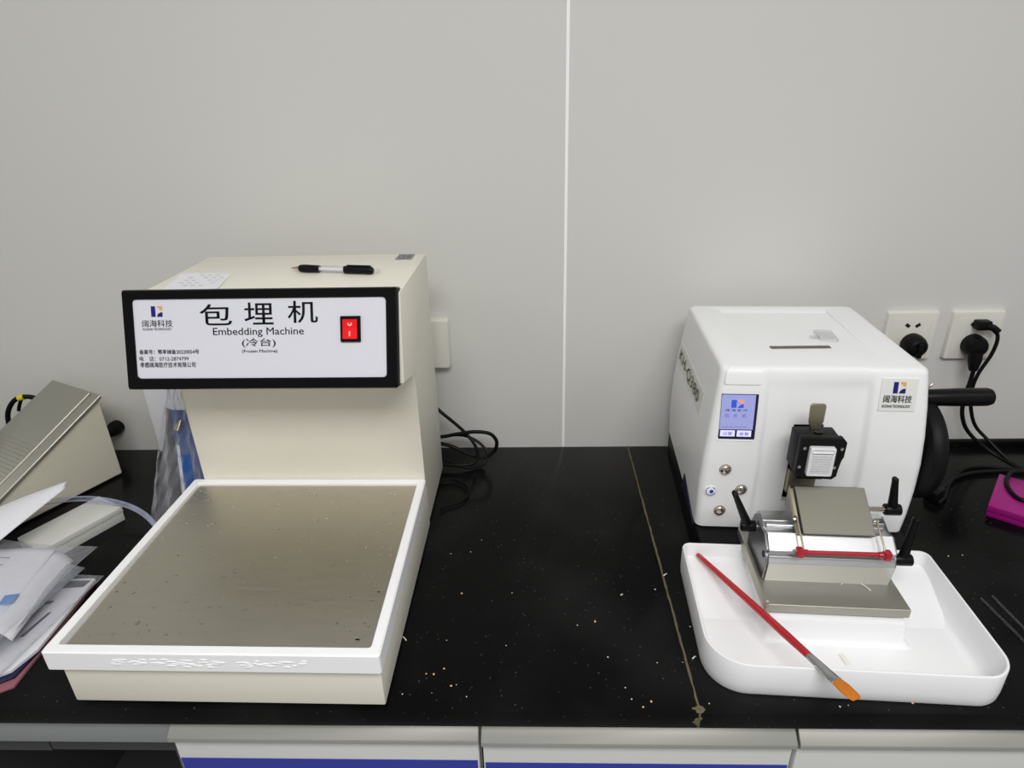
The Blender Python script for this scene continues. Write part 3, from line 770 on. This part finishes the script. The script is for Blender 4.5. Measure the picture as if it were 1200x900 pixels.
obj('strain_relief', MB().tube([(.004, -.011, -.001), (.015, -.014, -.004), (.022, -.017, -.010)], .0058, 12, 4), M['rubber'], p3)
obj('cord', MB().tube([(.020, -.016, -.008), (.0235, -.019, -.024), (.020, -.020, -.050), (.008, -.021, -.082), (.004, -.022, -.110), (.009, -.022, -.140), (.026, -.022, -.180), (.048, -.030, -.205), (.080, -.075, -.2355), (.115, -.095, -.2355), (.24, -.075, -.2355), (.60, -.035, -.2355), (1.6, -.025, -.2355)], .0030, 10), M['rubber'], p3)

# device connector with cords to the right of the hand wheel
cn = thing('mains_lead', 'black mains lead running along the worktop to the magenta box', 'cable', (.646, -.175, 0))
obj('connector', MB().tf(Matrix.Rotation(R(35), 4, 'Z')).box(-.016, .014, -.010, .010, .001, .020, .003), M['rubber'], cn)
obj('cord', MB().tube([(.010, .008, .008), (.035, .030, .006), (.062, .052, .004), (.100, .068, .004), (.150, .074, .004), (.24, .076, .004), (.40, .095, .004), (1.7, .105, .004)], .0034, 10), M['rubber'], cn)
sl_ = obj('thin_cable', MB().tube([(.640, -.196, .006), (.662, -.176, .004), (.690, -.140, .0035), (.735, -.098, .0035), (.775, -.086, .0035), (.830, -.093, .0035), (.95, -.092, .0035), (1.20, -.11, .0035), (2.3, -.13, .0035)], .0030, 10), M['rubber'])
tag(sl_, 'thinner black cable curving behind the mains lead', 'cable')
lp_ = obj('coiled_cable', MB().tube([(2.3, -.17, .0035), (1.30, -.165, .0035), (1.02, -.160, .0050), (.960, -.150, .0130), (.900, -.142, .0235), (.830, -.135, .0235), (.7926, -.1345, .0235), (.771, -.152, .0235), (.757, -.1736, .0235), (.7500, -.2042, .0235), (.7600, -.2180, .0235), (.795, -.240, .0235), (.840, -.262, .0240), (.885, -.270, .0235), (.930, -.262, .0150), (.975, -.240, .0050), (1.20, -.20, .0035), (2.3, -.19, .0035)], .0032, 10), M['rubber'])
tag(lp_, 'loop of black cable lying on the magenta box', 'cable')
mg = thing('magenta_box', 'flat magenta box at the right edge of the worktop', 'box', (.698, -.221, 0), R(-40))
mgm = Matrix.Identity(4)
obj('lid', MB().box(0, .17, 0, .115, .0085, .0200, .0012), M['magenta'], mg)
obj('tray', MB().box(.001, .168, .001, .113, 0, .0090, .0010), M['magenta'], mg)
for k, (a, b) in enumerate((((.5800, -.4010, .0022), (.5880, -.4900, .0022)), ((.5970, -.3970, .0022), (.6010, -.4700, .0022)))):
    rd = obj('glass_rod', MB().cyl(a, b, .0015, None, 12, .0004), M['rodgl'])
    tag(rd, ('thin clear rod nearest the tray on the black worktop', 'thin clear rod farther from the tray at the photo edge')[k], 'rod', 'clear rods on the worktop')

# cables by the cream machine
cb = obj('black_cable', MB().tube([(-.205, -.040, .130), (-.175, -.045, .110), (-.160, -.050, .098), (-.128, -.052, .067), (-.108, -.060, .045), (-.100, -.066, .025), (-.108, -.075, .010), (-.140, -.078, .008), (-.20, -.070, .010)], .0030, 10), M['rubber'])
tag(cb, 'black cord dropping from behind the cream machine into the cable coil', 'cable')
cb = obj('cable_coil', MB().tube([(-.20, -.052, .050), (-.162, -.055, .054), (-.135, -.056, .060), (-.105, -.056, .064), (-.078, -.056, .060), (-.066, -.057, .044), (-.072, -.058, .024), (-.092, -.060, .014), (-.120, -.060, .022), (-.150, -.057, .036), (-.20, -.052, .046)], .0034, 10), M['rubber'])
tag(cb, 'thick black cable loop standing against the wall beside the cream machine', 'cable')
cb = obj('cable_coil', MB().tube([(-.20, -.030, .034), (-.160, -.034, .044), (-.125, -.038, .046), (-.098, -.044, .034), (-.084, -.055, .018), (-.092, -.070, .0045), (-.120, -.080, .0045), (-.150, -.072, .012), (-.20, -.056, .022)], .0026, 10), M['rubber'])
tag(cb, 'thinner black cable loop lying inside the thick loop', 'cable')
cb = obj('loose_wire', MB().tube([(-.185, -.130, .0045), (-.150, -.118, .0045), (-.128, -.125, .0045), (-.110, -.150, .0045), (-.118, -.182, .0045), (-.142, -.196, .0045), (-.150, -.205, .0045)], .0022, 8), M['rubber'])
tag(cb, 'thin wire curving on the worktop beside the cream machine', 'cable')

# ---------------------------------------------------------------- left side: sloped instrument
wb = thing('slope_top_instrument', 'cream instrument with a sloping perforated steel lid at the far left', 'lab machine', (-.74, -.0905, 0), math.atan2(.45, -.89)+pi)
# local frame: +x points back-to-front along the visible side after the turn below
wb.rotation_euler = (0, 0, math.atan2(-.89, -.45))
# x: towards viewer-left along the visible side; y: left of that direction is the visible side, -y runs behind
def zl(x): return .150-.519*x
Lb = .30; Wb = .146
obj('case', MB().prism([(0, .003), (.262, .003), (.262, zl(.262)), (0, zl(0))], 'y', -Wb+.004, -.004, .0015, 1), M['cream2'], wb)
ld = [(-.004, zl(-.004)+.0005), (-.004, zl(-.004)+.0075), (.270, zl(.270)+.0075), (.270, zl(.270)+.0005)]
lid = obj('lid', MB().prism(ld, 'y', -Wb, .0, .0012, 1), M['steel2'], wb)
rp = [(.0, zl(0)+.007), (.0, zl(0)+.0105), (.262, zl(.262)+.0105), (.262, zl(.262)+.007)]
obj('raised_field', MB().prism(rp, 'y', -Wb+.006, -.024, .0012, 1), M['steel2'], lid)
dots = MB()
nl = V((.519, 0, 1)).normalized()
for i in range(26):
    for j in range(20):
        x = .105+.006*i; y = -.030-.0056*j
        p = V((x, y, zl(x)+.0112)); dots.lathe(p-nl*.001, nl, [(0, .0014), (.0012, .0012), (.0014, .0003)], 6)
dd = obj('stud_pattern', dots, M['steel2'], lid, 'raised studs on the lower lid'); dd['kind'] = 'stuff'

# cable with a yellow band at the wall
yc = thing('banded_cable', 'black cable with a yellow band arching behind the sloped instrument', 'cable', (-.92, -.05, 0))
obj('cord', MB().tube([(.045, .005, .128), (.020, .002, .138), (.000, 0, .136), (-.018, 0, .122), (-.030, -.002, .098), (-.036, -.004, .05), (-.04, -.01, .004)], .0042, 10), M['rubber'], yc)
obj('band', MB().tube([(.012, .001, .1385), (.002, 0, .1365)], .0054, 12, 2), M['yellow'], yc)
obj('branch_wire', MB().tube([(.006, 0, .134), (-.004, .002, .120), (-.010, .004, .110)], .003, 8), M['rubber'], yc)
pg = thing('power_plug', 'black plug low on the wall behind the sloped instrument', 'plug', (-.790, -.001, .052))
obj('plug_body', MB().lathe((0, 0, 0), (0, -1, 0), [(0, .013), (.012, .014), (.022, .011), (.030, .007), (.031, .001)], 20), M['rubber'], pg)
obj('cord', MB().tube([(-.004, -.026, -.002), (-.002, -.040, -.020), (.010, -.055, -.044), (.020, -.075, -.0485), (.010, -.10, -.0485)], .003, 8), M['rubber'], pg)

# white board behind the bag
wbq = thing('white_panel', 'narrow white board leaning on the wall behind the plastic bag', 'board', (-.66, -.02, 0))
obj('board', MB().prism([(-.043, .012), (-.043, .230), (.10, .230), (.10, .012)], 'y', -.010, -.004, .0015, 1), M['paper'], wbq)
obj('board_foot', MB().box(-.036, .09, -.012, -.002, 0, .0125, .001), M['black'], wbq)

# standing bag of leaflets between wall and machine
bg = thing('plastic_bag', 'clear plastic bag of blue and white packets standing left of the cream tower', 'bag', (-.557, -.236, 0), 0)
def bagf(side_):
    def f(u, v):
        zz = .255*v
        wdt = (.056-.042*v**1.1)
        x = (u-.5)*2*wdt+.028*v
        dep = .019*(1-v*.85)*sin(pi*u)**.6 if 0 < u < 1 else 0
        wr = .0035*sin(23*u+9*v)+.003*sin(41*v+7*u*side_)+.002*sin(60*u-30*v)
        y = side_*dep+wr*(1 if 0 < u < 1 else .3)+.05*v
        return (x, y, max(zz, .0005))
    return f
obj('front_film', MB().grid(bagf(-1), 26, 34), M['film2'], bg, ang=180)
obj('back_film', MB().grid(bagf(1), 26, 34), M['film'], bg, ang=180)
pk = thing('packet', 'blue and white printed packet inside the standing plastic bag', 'packet', (-.538, -.236, 0), R(4))
PT_ = Matrix.Rotation(R(-11), 4, 'X') @ Matrix.Rotation(R(2), 4, 'Y')
obj('sleeve', MB().tf(Matrix.Translation((0, 0, .004)) @ PT_).box(-.016, .024, -.003, .003, .0, .185, .001, 1), mat('packet_blue_grey', (96, 108, 150), .45, var=.25, vscale=18), pk)
obj('stripe', MB().tf(Matrix.Translation((0, 0, .004)) @ PT_).box(-.0135, -.009, -.0036, -.0028, .010, .130), M['paper'], pk)
obj('blue_field', MB().tf(Matrix.Translation((0, 0, .004)) @ PT_).box(-.008, .006, -.0036, -.0028, .030, .115), mat('packet_blue', (40, 92, 160), .4), pk)
pk2 = thing('packet', 'dark grey crumpled packet on the left inside the standing bag', 'packet', (-.588, -.232, 0), R(6))
obj('sleeve', MB().tf(Matrix.Translation((0, 0, .003)) @ Matrix.Rotation(R(-12), 4, 'X') @ Matrix.Rotation(R(14), 4, 'Y')).grid(lambda u, v: (-.016+.034*u*(1-.35*v), .003*sin(9*v+5*u), .002+.185*v), 8, 16, .002), mat('packet_grey', (112, 112, 112), .4, var=.35, vscale=30), pk2, ang=180)
obj('clip', MB().tf(Matrix.Translation((.048, .030, .160)) @ Matrix.Rotation(R(30), 4, 'Y')).cyl((0, -.016, 0), (0, -.016, .018), .005, .002, 14), M['chrome'], pk2, 'shiny metal tip')

# clear tube arching over the worktop
tb = obj('clear_tube', MB().tube([(-.850, -.345, .050), (-.815, -.285, .050), (-.770, -.243, .046), (-.716, -.222, .040), (-.660, -.226, .034), (-.615, -.242, .026), (-.575, -.272, .016), (-.54, -.310, .008), (-.525, -.345, .0045)], .0042, 12), M['tubing'])
tag(tb, 'clear plastic tube arching from the sloped instrument to the cold plate machine', 'tube')

# small white carton
ct = thing('carton', 'small off-white carton lying beside the clear tube', 'box', (-.715, -.262, 0), R(-126.5+90))
ct.rotation_euler = (0, 0, R(62))
obj('box_body', MB().box(-.062, .060, -.030, .033, 0, .0235, .0012), M['paper2'], ct)
obj('lid_flap', MB().box(-.0625, .0606, -.0308, .0338, .0150, .0250, .0010), M['paper2'], ct)

# magazines in film (lowest)
MGX, MGY = -.655, -.460
def sheet(name, corners, z, wob, m, label=None, cat=None, grp=None, parent=None, nu=18, nv=18, th_=.0006, seed=0, curl=0):
    c0, c1, c2, c3 = [V((p[0], p[1], 0)) for p in corners]
    base = (c0+c1+c2+c3)/4
    def f(u, v):
        p = c0*(1-u)*(1-v)+c1*u*(1-v)+c2*u*v+c3*(1-u)*v-base
        zz = z+wob*(sin(5*u+seed)*sin(4*v+seed*2)+1)*.5+curl*(v**2.2)
        return (p.x, p.y, zz)
    o_ = obj(name, MB().grid(f, nu, nv, -th_), m, parent, ang=180)
    if parent is None: o_.location = (base.x, base.y, 0)
    if cat: tag(o_, label, cat, grp)
    return o_
def slab(name, corners, z0, z1, m, label, cat, grp=None):
    b_ = MB(); b_.prism([(p[0]+.66, p[1]+.47) for p in corners], 'z', z0, z1, .0006, 1)
    o_ = obj(name, b_, m, None, loc=(-.66, -.47, 0)); tag(o_, label, cat, grp); return o_
Q = [(-.800, -.400), (-.592, -.372), (-.540-.055, -.548), (-.745, -.588)]
Q = [(-.790, -.395), (-.604, -.372), (-.600, -.515), (-.640, -.566), (-.800, -.566)]
slab('magazine', [(-.800, -.385), (-.616, -.372), (-.607, -.500), (-.604, -.545), (-.640, -.568), (-.800, -.568)], 0, .004, M['pinkcard'], 'pink-edged magazine at the bottom of the pile left of the cold plate', 'magazine')
slab('magazine', [(-.803, -.383), (-.616, -.374), (-.608, -.500), (-.610, -.535), (-.650, -.562), (-.803, -.562)], .0042, .0075, M['navycard'], 'navy-edged magazine on top of the pink-edged one', 'magazine')
slab('magazine', [(-.806, -.381), (-.612, -.374), (-.606, -.498), (-.616, -.530), (-.660, -.560), (-.806, -.560)], .0077, .0125, M['paper'], 'white magazine with brown and orange cover print, uppermost of the pile', 'magazine')
cov = [o_ for o_ in COL.objects if o_.name.startswith('magazine')][-1]
def strip(name, pts, m, z=.0130):
    b_ = MB().prism([(p[0]+.66, p[1]+.47) for p in pts], 'z', z-.0004, z)
    return obj(name, b_, m, cov)
strip('dark_band', [(-.720, -.384), (-.615, -.379), (-.618, -.392), (-.722, -.400)], M['darkcard'])
strip('grey_band', [(-.740, -.425), (-.640, -.418), (-.642, -.424), (-.742, -.433)], M['ink2'])
strip('brown_picture', [(-.720, -.475), (-.672, -.458), (-.680, -.492), (-.722, -.505)], M['brown'])
strip('orange_picture', [(-.695, -.458), (-.672, -.450), (-.673, -.460), (-.694, -.468)], M['orange'])
strip('navy_stripe', [(-.634, -.440), (-.630, -.438), (-.637, -.480), (-.642, -.480)], M['navycard'])
sheet('film_sleeve', [(-.80, -.545), (-.618, -.545), (-.597, -.376), (-.80, -.366)], .0145, .006, M['film'], 'clear film sleeve covering the magazines', 'plastic film', seed=1)

# folded leaflet inside clear bag (above)
lf = sheet('leaflet', [(-.800, -.520), (-.650, -.500), (-.672, -.352), (-.800, -.345)], .040, .006, M['paper'], 'white printed leaflet with a blue square in the clear bag', 'leaflet', seed=.5)
lf.location.z = 0
def lfz(x, y): return .047
obj('fold', MB().tf(Matrix.Translation((.0, 0, 0))).grid(lambda u, v: (.078+.022*u-.020*v, -.072+.145*v, .0440-.016*u*u), 8, 12, -.0005), M['paper'], lf, ang=180)
obj('blue_square', MB().tf(Matrix.Translation((.066, -.022, .0470)) @ Matrix.Rotation(R(12), 4, 'Z')).box(-.008, .008, -.009, .007, 0, .0012), M['blue'], lf)
tx = MB()
for i in range(6): tx.tube([(-.040+.012*k, .056-.014*i+.001*(k % 2), .0475) for k in range(5)], .0004, 4, 0)
obj('print_lines', tx, M['ink2'], lf)
ba = sheet('clear_bag', [(-.81, -.545), (-.625, -.530), (-.603, -.362), (-.80, -.335)], .050, .008, M['film'], 'clear plastic bag wrapped around the printed leaflet', 'bag', seed=2.2, nu=26, nv=22)
obj('lower_film', MB().grid(lambda u, v: (-.095+.178*u*(1-.06*(1-v)), -.085+.160*v, .029+.004*sin(7*u+3*v)+.0015*sin(30*u)), 22, 18, -.0003), M['film2'], ba, ang=180)
# curled sheet
def curl(u, v):
    L1 = V((-.086, -.016, .056)); L2 = V((-.010, -.112, .056)); T1 = V((.0217, .042, .080)); T2 = V((.0305, .0209, .080))
    p = (L1*(1-v)+L2*v)*(1-u)+(T1*(1-v)+T2*v)*u
    w_ = sin(pi*u)
    return (p.x+.006*w_*(v-.5), p.y-.004*w_, p.z+.010*sin(pi*v)*(1-.6*u)+.003*w_)
cu = obj('curled_sheet', MB().grid(curl, 20, 10, -.0006), M['paper'], None, loc=(-.745, -.275, 0), ang=180)
tag(cu, 'white curled sheet with its narrow tip raised above the pile', 'paper')

# ---------------------------------------------------------------- crumbs on the granite
random.seed(21)
crumbs = [(-.031, -.390, 1), (-.108, -.515, 1), (-.091, -.537, 0), (-.097, -.539, 1), (-.078, -.553, 0), (.143, -.505, 1), (.117, -.565, 1), (.127, -.558, 1), (.053, -.447, 1), (.076, -.441, 1), (.162, -.383, 0),
          (-.118, -.548, 0), (-.151, -.550, 0), (-.099, -.391, 1), (-.094, -.305, 1), (-.080, -.278, 0), (-.123, -.309, 0), (-.110, -.472, 0), (-.128, -.522, 1), (-.119, -.523, 1), (.106, -.555, 0),
          (.588, -.316, 0), (.609, -.314, 0), (.101, -.540, 0), (.173, -.504, 0), (.194, -.449, 0), (.086, -.497, 0), (-.036, -.480, 0), (.19, -.56, 0), (.33, -.563, 0), (.34, -.561, 0), (.41, -.558, 1)]
def crumb_mesh(kind):
    b_ = MB()
    rows_ = []
    for i in range(5):
        a = -pi/2+.15+(pi-.3)*i/4
        rows_.append([((1+.25*sin(k*2.3+i+kind))*cos(a)*cos(k*pi/4), .7*(1+.2*cos(k*1.7+i))*cos(a)*sin(k*pi/4), .5*(sin(a)+1)) for k in range(8)])
    return b_.loft(rows_).mesh('wax_crumb')
cm = [crumb_mesh(0), crumb_mesh(1)]
cm[0].materials.append(M['wax']); cm[1].materials.append(M['waxo'])
for x, y, k in crumbs:
    o_ = bpy.data.objects.new('wax_crumb', cm[k]); COL.objects.link(o_)
    o_.location = (x, y, 0); s_ = (.0009 if k == 0 else .0013)*(.7+.6*random.random()); o_.scale = (s_, s_, s_); o_.rotation_euler = (0, 0, random.random()*6)
    tag(o_, 'tiny white wax crumb on the black worktop' if k == 0 else 'tiny tan wax crumb on the black worktop', 'crumb', 'white wax crumbs on the worktop' if k == 0 else 'tan wax crumbs on the worktop')
for (x, y, a, l, lab) in ((.181, -.354, 40, .007, 'white wax curl right beside the granite joint'), (.116, -.393, 30, .004, 'short white wax curl left of the granite joint'), (-.163, -.469, -50, .009, 'white wax curl beside the cold plate machine'), (.188, -.497, 40, .006, 'white wax curl between joint and tray')):
    o_ = obj('wax_curl', MB().grid(lambda u, v: ((u-.5)*l, (v-.5)*.0014, .0002+.0008*sin(u*pi)), 6, 1, .0003), M['wax'], None, loc=(x, y, .0002), rot=(0, 0, R(a)))
    tag(o_, lab, 'wax shaving')
random.seed(4)
du = MB()
for i in range(260):
    x = random.uniform(-.16, .72); y = random.uniform(-.56, -.03)
    rr = random.uniform(.0002, .00045); du.ball((x, y, 0), rr*1.4, rr, rr*.5, 5, 2, 0)
tag(obj('dust', du, mat('dust_grey', (120, 118, 114), .7)), 'fine pale dust specks over the black worktop', 'dust', kind='stuff')

# ---------------------------------------------------------------- light and camera
def area(name, loc, rot, sx, sy, e, col=(1, 1, 1)):
    l = bpy.data.lights.new(name, 'AREA'); l.shape = 'RECTANGLE'; l.size = sx; l.size_y = sy; l.energy = e; l.color = col
    o_ = bpy.data.objects.new(name, l); COL.objects.link(o_); o_.location = loc; o_.rotation_euler = rot; return o_
area('ceiling_light', (.15, -1.75, 1.75), (0, 0, 0), 1.4, .8, 40, (1, .995, .98))
area('ceiling_light', (2.0, -1.4, 1.75), (0, 0, 0), 1.2, .5, 6, (1, .995, .98))
area('ceiling_light', (-2.0, -1.4, 1.75), (0, 0, 0), 1.2, .5, 6, (1, .995, .98))
w = bpy.data.worlds.new('room'); S.world = w; w.use_nodes = True
bgd = w.node_tree.nodes['Background']; bgd.inputs[0].default_value = (.93, .94, .95, 1); bgd.inputs[1].default_value = .36

cam = bpy.data.cameras.new('camera'); co = bpy.data.objects.new('camera', cam); COL.objects.link(co)
cam.sensor_width = 36; cam.lens = 753.94/1200*36; cam.clip_start = .02
rt = V((.99942095, .02522176, -.02283911)); up = V((.01018411, .41872486, .90805604)); fw = V((-.03246607, .90776283, -.41822554))
mw = Matrix(((rt.x, up.x, -fw.x, 0), (rt.y, up.y, -fw.y, -1.06), (rt.z, up.z, -fw.z, .6197), (0, 0, 0, 1)))
co.matrix_world = mw
S.camera = co
S.view_settings.view_transform = 'Standard'; S.view_settings.look = 'None'; S.view_settings.gamma = 1; S.view_settings.exposure = 0
S.view_settings.use_curve_mapping = False
